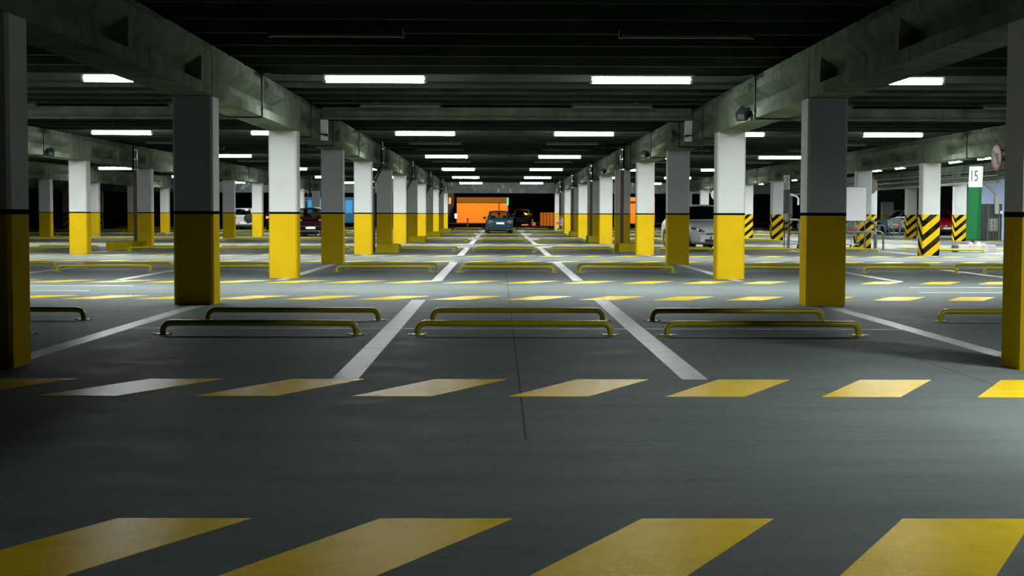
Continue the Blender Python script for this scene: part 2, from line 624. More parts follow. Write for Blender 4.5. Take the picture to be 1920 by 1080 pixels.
# ------------------------------------------------------------------ precast beams
def beam_mesh():
    L = 15.70
    st = [(0, 0), (.48, 0), (.53, 1), (6.15, 1), (6.5, 0), (8.45, 0), (8.5, 1), (11.4, 1), (11.45, 0), (11.62, 0), (11.67, 1), (15.0, 1), (15.05, 0), (L, 0)]
    rings = []
    for y, rec in st:
        w = .07 if rec else .26
        h = [(.26, 2.72), (.26, 2.86), (w, 2.885 if rec else 2.87), (w, 3.04), (.26, 3.18), (.26, 3.30), (.15, 3.305), (.15, 3.44)]
        ring = [(a, y, z) for a, z in h] + [(-a, y, z) for a, z in reversed(h)]
        rings.append(ring)
    mb = MB()
    mb.loft(rings, smooth=False)
    return mb.mesh('precast_beam', 'beam_concrete')


BM = beam_mesh()
for r, x in ROW.items():
    segs = [i for i in range(0, 7) if not ((r in ('L3', 'R3') and i < 2) or (r == 'L4' and i < 3)) and ('beam', r, i) not in SKIP]
    for n, i in enumerate(segs):
        y = YK(-1 + 2 * i) + .015
        me = BM
        if i == 6:
            me = BM.copy()
            for v in me.vertices:
                v.co.y *= .53
        o = link('precast_beam', me)
        o.location = (x, y, 0)
        tag(o, 'recessed concrete beam, %s span from camera over %s' % (ORD[n], RNAME[r].replace('row', 'column row')), 'beam', 'precast concrete beams')

# cross beam hanging under the ribs and header beams at the far end
for ln in ('L1', 'C', 'R1'):
    cx = {'L1': -8.16, 'C': .149, 'R1': 8.5}[ln]
    mb = MB()
    w = 8.3 / 2 - .28
    mb.box(cx - w, cx + w, 30.5, 30.85, 3.15, 3.42, ch=.012)
    mb.box(cx - w, cx + w, 30.42, 30.93, 3.15, 3.2)
    tag(mb.build('cross_beam', 'beam_concrete'), 'dark concrete cross beam under the ceiling ribs of the %s' % LNAME[ln], 'beam', 'cross beams')
for ln in ('L3', 'L2', 'L1', 'C', 'R1', 'R2'):
    a, b = {'L3': ('L4', 'L3'), 'L2': ('L3', 'L2'), 'L1': ('L2', 'L1'), 'C': ('L1', 'R1'), 'R1': ('R1', 'R2'), 'R2': ('R2', 'R3')}[ln]
    mb = MB()
    mb.box(ROW[a] + .27, ROW[b] - .27, 105.55, 105.9, 2.69, 3.69, ch=.015)
    tag(mb.build('header_beam', 'stained_concrete'), 'lime-streaked concrete header beam closing the %s at the far end' % LNAME[ln], 'beam', 'header beams')

# ------------------------------------------------------------------ wheel stops
def stop_parts():
    L, h, rb = .955, .115, .075
    path = []
    for s in (-1, 1):
        arc = []
        cx, cz = s * (L - rb), h - rb
        for q in range(0, 91, 15):
            a = math.radians(q)
            arc.append((cx + s * rb * math.cos(a), 0, cz + rb * math.sin(a)))
        arc = [(s * L, 0, 0.006)] + arc
        path += arc if s < 0 else list(reversed(arc))
    mb = MB(); mb.tube(path, .03, 12)
    fl = MB()
    fl.lathe([(0.001, .008), (.06, .008), (.062, 0), (0.001, 0)], (0, 0, 0), (0, 0, 1), 18, smooth=False)
    fl.box(-.095, .095, -.025, .025, .0, .007)
    for a in (-.078, .078):
        fl.lathe([(.001, .016), (.009, .016), (.009, .006)], (a, 0, 0), (0, 0, 1), 6, smooth=False)
    return mb.mesh('bent_tube', 'yellow_tube_paint'), fl.mesh('floor_flange', 'yellow_tube_paint')


TUBE, FLANGE = stop_parts()
BAYS = (('left', -2.52), ('middle', 0.0), ('right', 2.47))
stop_y = [(14.36, 16.28)] + [(29.75 + 15.66 * m, 31.6 + 15.66 * m) for m in range(6)]
for ln, cx in LANE.items():
    for m, pair in enumerate(stop_y):
        if (ln == 'R2' and m not in (2, 4, 5)) or (ln == 'L3' and m < 4) or (ln == 'L2' and m < 2): continue
        for bn, off in BAYS:
            if ln == 'R2' and m == 2 and bn != 'left': continue
            if ln == 'R1' and m == 2 and bn == 'right': pass
            for q, y in enumerate(pair):
                if ('stop', ln, m, bn, q) in SKIP: continue
                x = cx + off
                if abs(x) / y > .40: continue
                if ln == 'R2' and m == 2: x = 14.25 + (0 if q == 0 else -.1)
                dx = (.06 * (q == 1)) if ln == 'C' else 0
                lab = 'yellow tube wheel stop, %s bay of %s, %s of the %s pair' % (bn, LNAME[ln], 'nearer' if q == 0 else 'farther', ORD[m])
                o = thing('wheel_stop', lab, 'wheel stop', (x + dx, y, 0), random.uniform(-.008, .008), 'yellow tube wheel stops')
                link('bent_tube', TUBE, o)
                for s in (-1, 1):
                    f = link('floor_flange', FLANGE, o); f.location = (s * .955, 0, 0)

# ------------------------------------------------------------------ lamps
def lamp_parts():
    L = .80
    d = MB()
    d.tube([(-L, 0, 0), (-L + .02, 0, 0), (L - .02, 0, 0), (L, 0, 0)], [.05, .062, .062, .05], 14)
    h = MB()
    h.box(-L - .02, L + .02, -.07, .07, .045, .078, ch=.008)
    e = MB()
    e.box(-.028, .028, -.055, .055, -.055, .062, ch=.01)
    b = MB()
    b.box(-.03, .03, -.02, .02, .076, .085)
    return d, h, e, b


d_, h_, e_, b_ = lamp_parts()
DIF = d_.mesh('diffuser', 'lamp_glow'); dd = MB(); dd.tube([(-.8, 0, .012), (.8, 0, .012)], .03, 12); DEAD = dd.mesh('diffuser', 'lamp_dead')
dh = MB(); dh.box(-.82, .82, -.05, .05, .040, .078, ch=.006); DHOUS = dh.mesh('housing', 'dead_housing')
de = MB(); de.box(-.02, .02, -.036, .036, -.022, .05, ch=.006); DENDC = de.mesh('end_cap', 'dead_housing')
HOUS = h_.mesh('housing', 'lamp_housing'); ENDC = e_.mesh('end_caps', 'lamp_housing'); BRK = b_.mesh('mount', 'lamp_housing')


def lamp(lab, loc, rz, lit, group, light=None):
    o = thing('tube_lamp', lab, 'ceiling lamp', loc, rz, group)
    link('diffuser', DIF if lit else DEAD, o)
    link('housing', HOUS if lit else DHOUS, o)
    for s in (-1, 1):
        q = link('end_cap', ENDC if lit else DENDC, o); q.location = (s * .802, 0, 0)
        q = link('mount', BRK, o); q.location = (s * .5, 0, 0)
    if lit:
        a = bpy.data.objects.new('light', light or LIGHT)
        COL.objects.link(a); a.parent = o; a.location = (0, 0, -.068)
    return o


LIGHT = bpy.data.lights.new('tube_light', 'AREA')
LIGHT.shape = 'RECTANGLE'; LIGHT.size = 1.56; LIGHT.size_y = .10
LIGHT.energy = 175; LIGHT.color = (.97, 1.0, .975); LIGHT.spread = math.radians(168)
NEAR = LIGHT.copy(); NEAR.energy = 440
FAINT = LIGHT.copy(); FAINT.energy = 85


LZ = 3.35
LAMP_BEHIND = {('L2', 0, 'left'), ('L2', 0, 'right'), ('L2', 1, 'left'), ('L2', 1, 'right'), ('L2', 2, 'left'), ('L2', 2, 'right'), ('L2', 3, 'right'), ('L2', 4, 'right'), ('L2', 5, 'right'), ('L1', 0, 'left'), ('L1', 2, 'right'), ('L1', 4, 'right'), ('L1', 5, 'right'), ('R1', 0, 'right'), ('R1', 2, 'left'), ('R1', 5, 'left')}
for ln in ('L2', 'L1', 'C', 'R1'):
    cx = {'C': .14}.get(ln, LANE[ln] + (.1 if ln == 'L1' else .0))
    sh = 2.13
    for m in range(6):
        y = 23.4 + PER * m
        for sd, s in (('left', -1), ('right', 1)):
            if ('lamp', ln, m, sd) in SKIP: continue
            if (ln, m, sd) in LAMP_BEHIND:
                lab = 'lit white tube lamp hidden behind a beam over %s' % LNAME[ln]
            elif ln == 'L2':
                lab = 'lit white tube lamp, %s in view over %s' % (ORD[m - 3], LNAME[ln])
            else:
                lab = 'lit white tube lamp, %s one of %s lit pair over %s' % (sd, ORD[m], LNAME[ln])
            lamp(lab, (cx + s * sh, y, LZ), 0, True, 'lit tube lamps')
    n = 0
    for m in range(4):
        for y in (17.75 + PER * m, 29.4 + PER * m):
            if ln == 'L2' or y > 62: continue
            for sd, s in (('left', -1), ('right', 1)):
                if ('dead', ln, n, sd) in SKIP: continue
                lamp('unlit grey tube lamp, %s one of %s unlit pair over %s' % (sd, ORD[n], LNAME[ln]), (cx + s * sh, y, LZ), 0, False, 'unlit tube lamps')
            n += 1
# lamps added beyond the frame, turned and powered to brighten the right foreground
for x, y, li in ((4.95, 5.4, FAINT), (6.0, 7.8, NEAR)):
    lamp('lit tube lamp added out of the frame over the near end of first right lane', (x, y, LZ), PI / 2, True, 'added near lamps out of the frame', li)
for y in (23.4, 39.13, 44.5, 54.86, 60.4, 70.6, 76.2, 86.3, 102.0):  # unseen lamps added to brighten the board, pillar and column fronts
    lamp('lit white tube lamp added unseen behind the second right beam', (14.77, y, LZ), 0, True, 'lit tube lamps')
for n, (x, y) in enumerate(((22.9, 64.0), (27.0, 64.0), (22.9, 80.0), (27.0, 80.0))):  # unseen lamps added to light the red car and the kiosk
    lamp('lit white tube lamp added unseen behind the third right beam', (x, y, LZ), 0, True, 'lit tube lamps')
# lamps along the wall side of the second right lane hang lengthwise
n = 0
for y in (33.5, 37.2, 41.3, 45.0, 48.8, 52.6, 56.0, 63.7, 67.6, 86.5, 97.5):
    if y < 50:
        lab = 'lit tube lamp hung lengthwise over second right lane, hidden behind the near columns'
    else:
        lab = 'lit tube lamp hung lengthwise over second right lane, %s in view from camera' % ORD[n]; n += 1
    lamp(lab, (17.6, y, 3.27), PI / 2 - .03, True, 'lengthwise tube lamps')
mb = MB()
mb.tube([(17.6, 31, 3.389), (17.6, 104, 3.389)], .022, 8)
for y in range(32, 105, 3):
    mb.tube([(17.6, y, 3.389), (17.6, y, 3.71)], .008, 6)
tag(mb.build('lamp_rail', 'galvanised_tube'), 'thin grey rail carrying the lengthwise lamps over the second right lane', 'rail')

# ------------------------------------------------------------------ conduits on the beam faces
cond_n = {}
for r, side in (('L1', 1), ('R1', -1), ('L2', 1), ('R2', -1)):
    xf = ROW[r] + side * .275
    spots = []
    for m in range(6):
        spots += [22.9 + PER * m, 28.85 + PER * m, 32.6 + PER * m] if r in ('L1', 'R1') else [22.9 + PER * m]
    for y in spots:
        if (r in ('L2', 'R2') and y < 35) or y > 104: continue
        n = cond_n.get(r, 0); cond_n[r] = n + 1
        if ('cond', r, n) in SKIP: continue
        mb, clip = MB(), MB()
        lampx = LANE['C'] if r in ('L1', 'R1') else (LANE['L1'] if r == 'L2' else LANE['R1'])
        xe = (lampx - side * 2.99)
        pts = [(xe, y + .45, 3.415), (xf + side * .12, y + .45, 3.415), (xf + side * .02, y + .2, 3.41), (xf + side * .005, y, 3.36), (xf + side * .002, y, 3.30), (xf + side * .002, y, 2.76), (xf, y, 2.715), (xf - side * .03, y, 2.70),
               (xf - side * .5, y, 2.70), (xf - side * .56, y, 2.70)]
        mb.tube(pts, .0145, 8)
        clip.box(xf - .013, xf + .02, y - .025, y + .025, 2.82, 2.85) if side > 0 else clip.box(xf - .02, xf + .013, y - .025, y + .025, 2.82, 2.85)
        where = ORD[n] + ' from camera' if n < 13 else ('third from far end', 'second from far end', 'farthest')[n - 13]
        o = thing('cable_conduit', 'dark cable conduit down the beam, %s along %s' % (where, RNAME[r]), 'conduit', (0, 0, 0), 0, 'cable conduits')
        mb.build('bent_tube', 'dark_conduit', o); clip.build('mounting_clip', 'dark_conduit', o)

# ------------------------------------------------------------------ camera housings under the beams
def cam_box(lab, x, y, z, side):
    o = thing('security_camera', lab, 'camera', (x, y, z), 0, 'camera housings')
    mb = MB()
    mt = Matrix.Rotation(side * .5, 4, 'Z') @ Matrix.Rotation(.45, 4, 'X')
    mb.box(-.09, .09, -.11, .11, -.075, .075, ch=.012, mat=mt)
    mb.build('housing', 'dark_plastic', o)
    mb = MB()
    mb.box(-.055, .055, -.118, -.108, -.045, .045, mat=mt)
    mb.build('lens_window', 'grey_plastic', o)
    mb = MB()
    mb.tube([(0, .04, 0), (0, .12, .02), (-side * -.0, .12, .12)], .014, 8)
    mb.box(-.03, .03, .09, .15, .08, .13)
    mb.build('mount', 'dark_conduit', o)


for n, (x, y) in enumerate(((3.90, 23.3), (3.90, 39.1), (3.90, 54.8))):
    cam_box('dark boxy camera housing on the beam right of the centre lane, %s from camera' % ORD[n], x, y, 2.80, -1)
cam_box('dark boxy camera housing on the second beam to the left', -11.93, 38.8, 2.80, 1)

# ------------------------------------------------------------------ bracket plates at the cross beam
def bracket(lab, x, y, side):
    o = thing('bracket_plate', lab, 'bracket', (x, y, 0), 0, 'bracket plates')
    mb = MB()
    a, b = sorted((side * .262, side * .415))
    mb.box(a, b, 0, .045, 2.72, 3.17)
    mb.build('mounting_plate', 'pale_panel', o)
    mb = MB()
    mb.box(*sorted((side * .262, side * .43)), -.07, -.002, 2.83, 2.855)
    mb.tube([(side * .30, -.04, 2.842), (side * .44, -.09, 2.80)], .012, 8)
    mb.build('hook', 'dark_plastic', o)


bracket('pale steel bracket plate on beam left of the centre lane below the cross beam', ROW['L1'], 30.45, 1)
bracket('pale steel bracket plate on beam right of the centre lane below the cross beam', ROW['R1'], 30.45, -1)

# ------------------------------------------------------------------ drain pipes and plinths
def drain(lab, r, k, bend):
    x0 = ROW[r]
    yf = YK(k)
    side = 1 if r[0] == 'L' else -1
    o = thing('drain_pipe', lab, 'pipe', (0, 0, 0), 0, 'drain pipes')
    low, up = MB(), MB()
    if bend:                                    # pipe steps sideways past the column
        xl = x0 + .085; y = yf - 5.2
        xt = x0 + .36
        low.tube([(xl, y, .0), (xl, y, 2.0)], .055, 12)
        up.tube([(xl, y, 2.0), (xl, y, 2.20), (xl + .06, y, 2.30), (xt - .06, y, 2.58), (xt, y, 2.68), (xt, y, 3.45)], .058, 12)
        cl = [(xl, 2.0), (xl, 2.18), (xt, 2.76), (xt, 3.2)]
    else:
        xl = x0 + side * .355; y = yf - 3.9
        if r == 'L2':
            xl = x0 + .36; y = 47.9
        low.tube([(xl, y, .27), (xl, y, 2.62)], .055, 12)
        up.tube([(xl, y, 2.62), (xl, y, 3.45)], .075, 12)
        cl = [(xl, 2.62), (xl, 2.95), (xl, 3.25)]
    low.build('lower_pipe', 'brown_pipe', o)
    up.build('upper_pipe', 'black_pipe', o)
    for cx, cz in cl:
        m_ = MB(); m_.lathe([(.058, -.02), (.082, -.02), (.082, .02), (.058, .02)], (cx, y, cz), (0, 0, 1), 14, smooth=False)
        m_.build('mounting_clamp', 'chrome_metal', o)


def plinth(lab, x0, x1, y0, y1, h):
    mb = MB(); mb.box(x0, x1, y0, y1, 0, h, ch=.015)
    tag(mb.build('concrete_plinth', 'plinth_paint'), lab, 'plinth', 'yellow plinths')


for n, kk in enumerate((5, 7, 9, 11)):
    y = YK(kk)
    drain('brown and black drain pipe, %s along the first left row' % ORD[n], 'L1', kk, True)
    drain('brown drain pipe standing before column, %s along the first right row' % ORD[n], 'R1', kk, False)
    plinth('yellow concrete plinth at column foot, %s along first left row' % ORD[n], ROW['L1'] + .27, ROW['L1'] + .95, y - 6.4, y - 5.4, .26)
    plinth('yellow concrete plinth at column foot, %s along first right row' % ORD[n], ROW['R1'] - .52, ROW['R1'] + .12, y - 4.7, y - 3.2, .27)
for n, kk in enumerate((5, 11)):
    drain('dark drain pipe, %s along the second left row' % ORD[n], 'L2', kk, kk != 5)
plinth('low yellow concrete plinth under dark pipe in second row left', ROW['L2'] - .30, ROW['L2'] + .55, 46.7, 48.6, .27)

# ------------------------------------------------------------------ cars
def boolean_cut(o, cutter_mb):
    cut = cutter_mb.build('cutter', 'rubber')
    md = o.modifiers.new('b', 'BOOLEAN'); md.object = cut; md.operation = 'DIFFERENCE'; md.solver = 'EXACT'
    bpy.context.view_layer.update()
    dg = bpy.context.evaluated_depsgraph_get()
    me = bpy.data.meshes.new_from_object(o.evaluated_get(dg))
    o.modifiers.clear(); o.data = me
    bpy.data.objects.remove(cut)


WHEEL = {}


def wheel_meshes(r, w):
    if (r, w) in WHEEL: return WHEEL[(r, w)]
    t = MB()
    t.lathe([(r * .64, -w / 2), (r * .9, -w / 2), (r * .985, -w * .36), (r, -w * .2), (r, w * .2), (r * .985, w * .36), (r * .9, w / 2), (r * .64, w / 2), (r * .62, 0), (r * .64, -w / 2)], (0, 0, 0), (1, 0, 0), 28)
    m = MB()
    for s in (-1, 1):
        m.lathe([(r * .65, s * w * .5), (r * .60, s * w * .42), (r * .56, s * w * .2)], (0, 0, 0), (1, 0, 0), 28)
        for q in range(5):
            a = 2 * PI * q / 5
            mt = Matrix.Rotation(a, 4, 'X')
            m.box(*sorted((s * w * .30, s * w * .44)), -r * .09, r * .09, 0, r * .62, mat=mt)
        m.lathe([(.001, s * w * .47), (r * .16, s * w * .46), (r * .18, s * w * .3)], (0, 0, 0), (1, 0, 0), 14)
    m.lathe([(r * .60, -.02), (.001, -.02)], (0, 0, 0), (1, 0, 0), 20)
    WHEEL[(r, w)] = (t.mesh('wheel', 'rubber'), m.mesh('rim', 'chrome_metal'))
    return WHEEL[(r, w)]


def car(lab, cat, name, loc, rz, paint, L=4.4, W=1.72, H=1.45, shape='sedan', lit=False, headlit=False, spare=False, group=None, glass='car_glass'):
    o = thing(name, lab, cat, loc, rz, group)
    hw = W / 2
    k = H / 1.45
    belt = .93 * k
    if shape == 'sedan':
        st = [(-.5, .76, .40, .66), (-.495, .84, .32, .80), (-.475, .92, .25, .92), (-.42, .965, .2, .965), (-.30, 1, .18, .955), (-.1, 1, .17, .94), (.12, 1, .17, .935), (.22, .99, .18, .92), (.32, .97, .18, .87), (.42, .925, .19, .77), (.47, .86, .22, .68), (.492, .76, .27, .58), (.5, .68, .34, .50)]
        g = dict(rb=-.42, rt=-.23, ft=.05, fb=.235)
    else:
        st = [(-.5, .80, .38, .74), (-.495, .88, .30, .90), (-.48, .95, .24, .97), (-.42, .985, .2, .965), (-.30, 1, .18, .955), (-.1, 1, .17, .94), (.12, 1, .17, .935), (.24, .99, .18, .92), (.34, .97, .18, .87), (.43, .92, .19, .77), (.475, .85, .22, .68), (.493, .76, .27, .58), (.5, .68, .34, .50)]
        g = dict(rb=-.485, rt=-.40 if shape == 'hatch' else -.455, ft=.06, fb=.25)
    rings = []
    for fy, fw, zl, zt in st:
        w = hw * fw; y = fy * L; zl *= k; zt *= k; h = zt - zl
        half = [(.0, zl), (.72 * w, zl), (.93 * w, zl + .03), (.985 * w, zl + .18 * h), (w, zl + .45 * h), (.99 * w, zl + .72 * h), (.955 * w, zl + .9 * h), (.88 * w, zl + .985 * h), (.6 * w, zt + .012), (.0, zt + .02)]
        ring = [(x, y, z) for x, z in half] + [(-x, y, z) for x, z in half[-2:0:-1]]
        rings.append(ring)
    mb = MB(); mb.loft(rings)
    body = mb.build('body', paint, o)
    r = .31 * (1 if H < 1.6 else 1.12)
    ay = (-.305 * L, .315 * L)
    cut = MB()
    for y in ay:
        for s in (-1, 1):
            cut.tube([(s * (hw - .27), y, r), (s * (hw + .2), y, r)], r + .055, 28, smooth=False)
    body.parent = None
    boolean_cut(body, cut)
    body.parent = o
    wm, rm = wheel_meshes(r, .19)
    for y in ay:
        for s in (-1, 1):
            wo = link('wheel', wm, o); wo.location = (s * (hw - .115), y, r)
            rmo = link('rim', rm, wo)
            rmo['label'] = 'pale metal wheel rim'
            lin = MB(); a, b = sorted((s * (hw - .28), s * (hw - .27)))
            lin.disc(((a + b) / 2, y, r), r + .05, (1, 0, 0), .01)
            lin.build('wheel_well', 'interior_dark', o)
    # greenhouse
    zt = H - .02
    bw, tw = .865 * hw, .68 * hw
    zb = belt + .01
    B = {'rl': Vector((-bw, g['rb'] * L, zb)), 'rr': Vector((bw, g['rb'] * L, zb)), 'fl': Vector((-bw, g['fb'] * L, zb - .01)), 'fr': Vector((bw, g['fb'] * L, zb - .01))}
    T = {'rl': Vector((-tw, g['rt'] * L, zt - .035)), 'rr': Vector((tw, g['rt'] * L, zt - .035)), 'fl': Vector((-tw, g['ft'] * L, zt - .01)), 'fr': Vector((tw, g['ft'] * L, zt - .01))}
    shell = MB()

    def panel(b0, b1, t0, t1, us, vs, bul, nrm, gmb):
        """curved quad with frame bands; cells flagged 'g' are window"""
        def P(u, v):
            p = b0.lerp(b1, u).lerp(t0.lerp(t1, u), v)
            return p + nrm * bul * (4 * u * (1 - u)) * (.4 + .6 * v) + nrm * .012 * 4 * v * (1 - v)
        for i in range(len(us) - 1):
            for j in range(len(vs) - 1):
                u0, u1, v0, v1 = us[i][0], us[i + 1][0], vs[j][0], vs[j + 1][0]
                tgt = gmb if us[i][1] == 'g' and vs[j][1] == 'g' else shell
                tgt.add([P(u0, v0), P(u1, v0), P(u1, v1), P(u0, v1)], [(0, 1, 2, 3)], 0, True)
    def seg(a, b, n): return [(a + (b - a) * i / n, 'g') for i in range(n)]
    wv = [(0, 'f')] + [(.07, 'g'), (.3, 'g'), (.6, 'g')] + [(.90, 'f'), (1, 'f')]
    wu = [(0, 'f')] + seg(.085, .915, 6) + [(.915, 'f'), (1, 'f')]
    fwn, rwn = MB(), MB()
    panel(B['rl'], B['rr'], T['rl'], T['rr'], wu, wv, .05, Vector((0, -1, .4)).normalized(), rwn)
    panel(B['fl'], B['fr'], T['fl'], T['fr'], wu, wv, .07, Vector((0, 1, .6)).normalized(), fwn)
    su = [(0, 'f')] + seg(.10, .30, 2) + [(.30, 'f')] + seg(.335, .62, 2) + [(.62, 'f')] + seg(.65, .90, 2) + [(.90, 'f'), (1, 'f')]
    sw = MB()
    panel(B['rl'], B['fl'], T['rl'], T['fl'], su, wv, .03, Vector((-1, 0, .1)), sw)
    panel(B['rr'], B['fr'], T['rr'], T['fr'], su, wv, .03, Vector((1, 0, .1)), sw)
    # roof with a slight crown
    nr = 8
    def RP(u, v):
        p = T['rl'].lerp(T['rr'], u).lerp(T['fl'].lerp(T['fr'], u), v)
        lift = .045 * 4 * u * (1 - u) + .03 * 4 * v * (1 - v)
        edge = Vector((0, -1, .4)).normalized() * .05 * 4 * u * (1 - u) * (1 - v) + Vector((0, 1, .6)).normalized() * .07 * 4 * u * (1 - u) * v
        return p + Vector((0, 0, lift * .8)) + Vector((edge.x, edge.y, 0)) * .9
    for i in range(nr):
        for j in range(nr):
            shell.add([RP(i / nr, j / nr), RP((i + 1) / nr, j / nr), RP((i + 1) / nr, (j + 1) / nr), RP(i / nr, (j + 1) / nr)], [(0, 1, 2, 3)], 0, True)
    shell.build('cabin_shell', paint, o)
    fwn.build('windscreen', glass, o); rwn.build('rear_window', glass, o); sw.build('side_windows', glass, o)
    # seats seen through the glass
    for s in (-1, 1):
        m_ = MB()
        m_.box(s * .38 * hw - .22 + (.05 * s), s * .38 * hw + .22 + .05 * s, .02, .14, .4, .98 * k, ch=.04)
        m_.box(s * .38 * hw - .12 + .05 * s, s * .38 * hw + .12 + .05 * s, -.01, .09, .98 * k, 1.14 * k, ch=.03)
        m_.build('front_seat', 'interior_dark', o)
    m_ = MB(); m_.box(-.85 * bw, .85 * bw, g['rb'] * L * .72, g['rb'] * L * .72 + .14, .4, .97 * k, ch=.04)
    for s in (-1, 1):
        m_.box(s * .45 * bw - .12, s * .45 * bw + .12, g['rb'] * L * .72, g['rb'] * L * .72 + .09, .95 * k, 1.06 * k, ch=.03)
    m_.build('rear_bench', 'interior_dark', o)
    # rear end
    yr, yf = -L / 2, L / 2
    zl_ = .70 * k if shape == 'sedan' else .80 * k
    for s in (-1, 1):
        a, b = sorted((s * .50 * hw, s * .885 * hw))
        m_ = MB()
        m_.box(a, b, yr - .012 + .02, yr + .13, zl_ - .085, zl_ + .075, ch=.025, mat=Matrix.Translation((0, 0, 0)))
        t = m_.build('tail_light', 'tail_lit' if lit else 'tail_red', o)
        t['label'] = 'glowing red tail light' if lit else 'dark red tail light'
        m_ = MB(); a, b = sorted((s * .47 * hw, s * .56 * hw)); m_.box(a, b, yr - .016 + .02, yr + .1, zl_ - .06, zl_ + .05, ch=.015)
        m_.build('reverse_light', 'head_glass', o)
    m_ = MB()
    m_.chbox(-.80 * hw, .80 * hw, yr - .05, yr + .25, .33 * k, .56 * k, .05)
    m_.build('rear_bumper', paint, o)
    m_ = MB(); m_.box(-.70 * hw, .70 * hw, yr - .03, yr + .3, .22 * k, .335 * k, ch=.03); m_.build('lower_skirt', 'dark_plastic', o)

    def plate(y, z, dirn):
        m_ = MB(); a, b = sorted((y, y + dirn * .018)); m_.box(-.26, .26, a, b, z - .056, z + .056); p_ = m_.build('licence_plate', 'plate_white', o)
        m_ = MB(); a, b = sorted((y + dirn * .004, y + dirn * .021)); xs = sorted((dirn * .26, dirn * .21)); m_.box(xs[0], xs[1], a, b, z - .054, z + .054); q_ = m_.build('blue_strip', 'plate_blue', p_)
        p_['label'] = 'white licence plate'
    plate(yr - (.012 if shape == 'sedan' else .05), .655 * k if shape == 'sedan' else .45 * k, -1)
    m_ = MB(); m_.box(-.34, .34, yr - .006 + .004, yr + .08, .72 * k, .745 * k, ch=.006); m_.build('boot_trim', 'chrome_metal' if paint == 'car_teal' else paint, o)
    m_ = MB(); m_.tube([(.45, yr + .2, .25), (.45, yr - .03, .25)], .03, 12); m_.build('exhaust', 'chrome_metal', o)
    # front end
    for s in (-1, 1):
        rg = []
        for (xx, yy, zz, hh) in ((.46, .488, .56, .03), (.60, .485, .60, .065), (.78, .466, .655, .075), (.90, .425, .70, .035)):
            x = s * xx * hw; y = yy * L + .035; z = zz * k
            rg.append([(x, y, z - hh * .9), (x, y - .02, z + hh), (x, y - .2, z + hh), (x, y - .2, z - hh)])
        m_ = MB(); m_.loft(rg, smooth=False)
        h_ = m_.build('headlight', 'lamp_globe' if headlit else 'head_glass', o)
        m_ = MB(); m_.lathe([(.001, .02), (.05, .012), (.055, 0)], (s * .66 * hw, .478 * L + .03, .615 * k), (0, 1, .15), 14); m_.build('lens', 'dark_plastic', h_)
    m_ = MB()
    m_.chbox(-.70 * hw, .70 * hw, yf - .3, yf + .03, .25 * k, .44 * k, .05); m_.build('front_bumper', paint, o)
    m_ = MB(); m_.chbox(-.5 * hw, .5 * hw, yf - .1, yf + .042, .27 * k, .36 * k, .012); m_.build('air_intake', 'dark_plastic', o)
    m_ = MB()
    for q in range(3):
        z = (.50 + .03 * q) * k; ww = .40 - .015 * q
        m_.box(-ww, ww, yf - .14 - .02 * q, yf + .022 - .028 * q, z, z + .016)
    m_.build('grille', 'dark_plastic', o)
    m_ = MB(); m_.lathe([(.001, .012), (.055, .01), (.07, 0)], (0, yf - .012, .555 * k), (0, 1, .3), 18); m_.build('badge', 'chrome_metal', o)
    plate(yf + .042, .40 * k, 1)
    # mirrors, handles, sills
    for s in (-1, 1):
        m_ = MB()
        a, b = sorted((s * (hw - .06), s * (hw + .14)))
        m_.chbox(a, b, g['fb'] * L - .42, g['fb'] * L - .30, belt - .0, belt + .125, .035)
        m_.build('door_mirror', paint, o)
        m_ = MB(); a, b = sorted((s * hw * .97, s * (hw + .012)))
        m_.box(a, b, .0, .16, .80 * k, .825 * k); m_.box(a, b, -.95, -.79, .80 * k, .825 * k); m_.build('door_handle', 'chrome_metal' if paint == 'car_teal' else paint, o)
    m_ = MB(); m_.box(-.03, .03, g['ft'] * L - .05, g['ft'] * L + .0, H - .16, H - .09); m_.box(-.1, .1, g['ft'] * L - .06, g['ft'] * L - .04, H - .2, H - .13, ch=.01); m_.build('rear_view_mirror', 'interior_dark', o)
    if spare:
        m_ = MB(); m_.lathe([(.001, -.12), (.26, -.12), (.33, -.08), (.34, 0), (.34, .06)], (.42, yr - .02, .82), (0, 1, 0), 26); m_.build('spare_wheel', 'rubber', o)
    return o


car('dark teal saloon seen from behind, parked in the middle of the centre lane', 'car', 'saloon_car', (-.02, 90.45, 0), .03, 'car_teal', 4.35, 1.66, 1.37)
car('white saloon facing the camera behind a column right of the centre lane', 'car', 'saloon_car', (6.92, 50.2, 0), PI + .14, 'car_white', 4.45, 1.76, 1.52, glass='dark_glass')
car('silver estate car with spare wheel seen from behind, far on the left', 'car', 'estate_car', (-18.5, 107.3, 0), 0, 'car_silver', 4.4, 1.76, 1.58, 'suv', spare=True)
car('dark car with glowing red tail light, half hidden by a column on the left', 'car', 'hatchback_car', (-14.72, 99.0, 0), 0, 'car_black', 4.5, 1.78, 1.66, 'suv', lit=True)
car('dark maroon hatchback seen from behind between two columns on the left', 'car', 'hatchback_car', (-9.6, 76.0, 0), 0, 'car_maroon', 4.1, 1.76, 1.48, 'hatch')
car('bright red hatchback facing the camera between striped columns on the right', 'car', 'hatchback_car', (26.3, 87.2, 0), PI, 'car_red', 4.1, 1.76, 1.50, 'hatch')
car('light blue hatchback behind the far trolley bay on the right', 'car', 'hatchback_car', (26.0, 93.4, 0), .75, 'car_skyblue', 4.0, 1.72, 1.50, 'hatch')
car('grey car outside the far exit, right of the teal saloon, rear to the camera', 'car', 'hatchback_car', (2.25, 142.5, 0), 0, 'car_grey', 4.2, 1.78, 1.65, 'hatch')

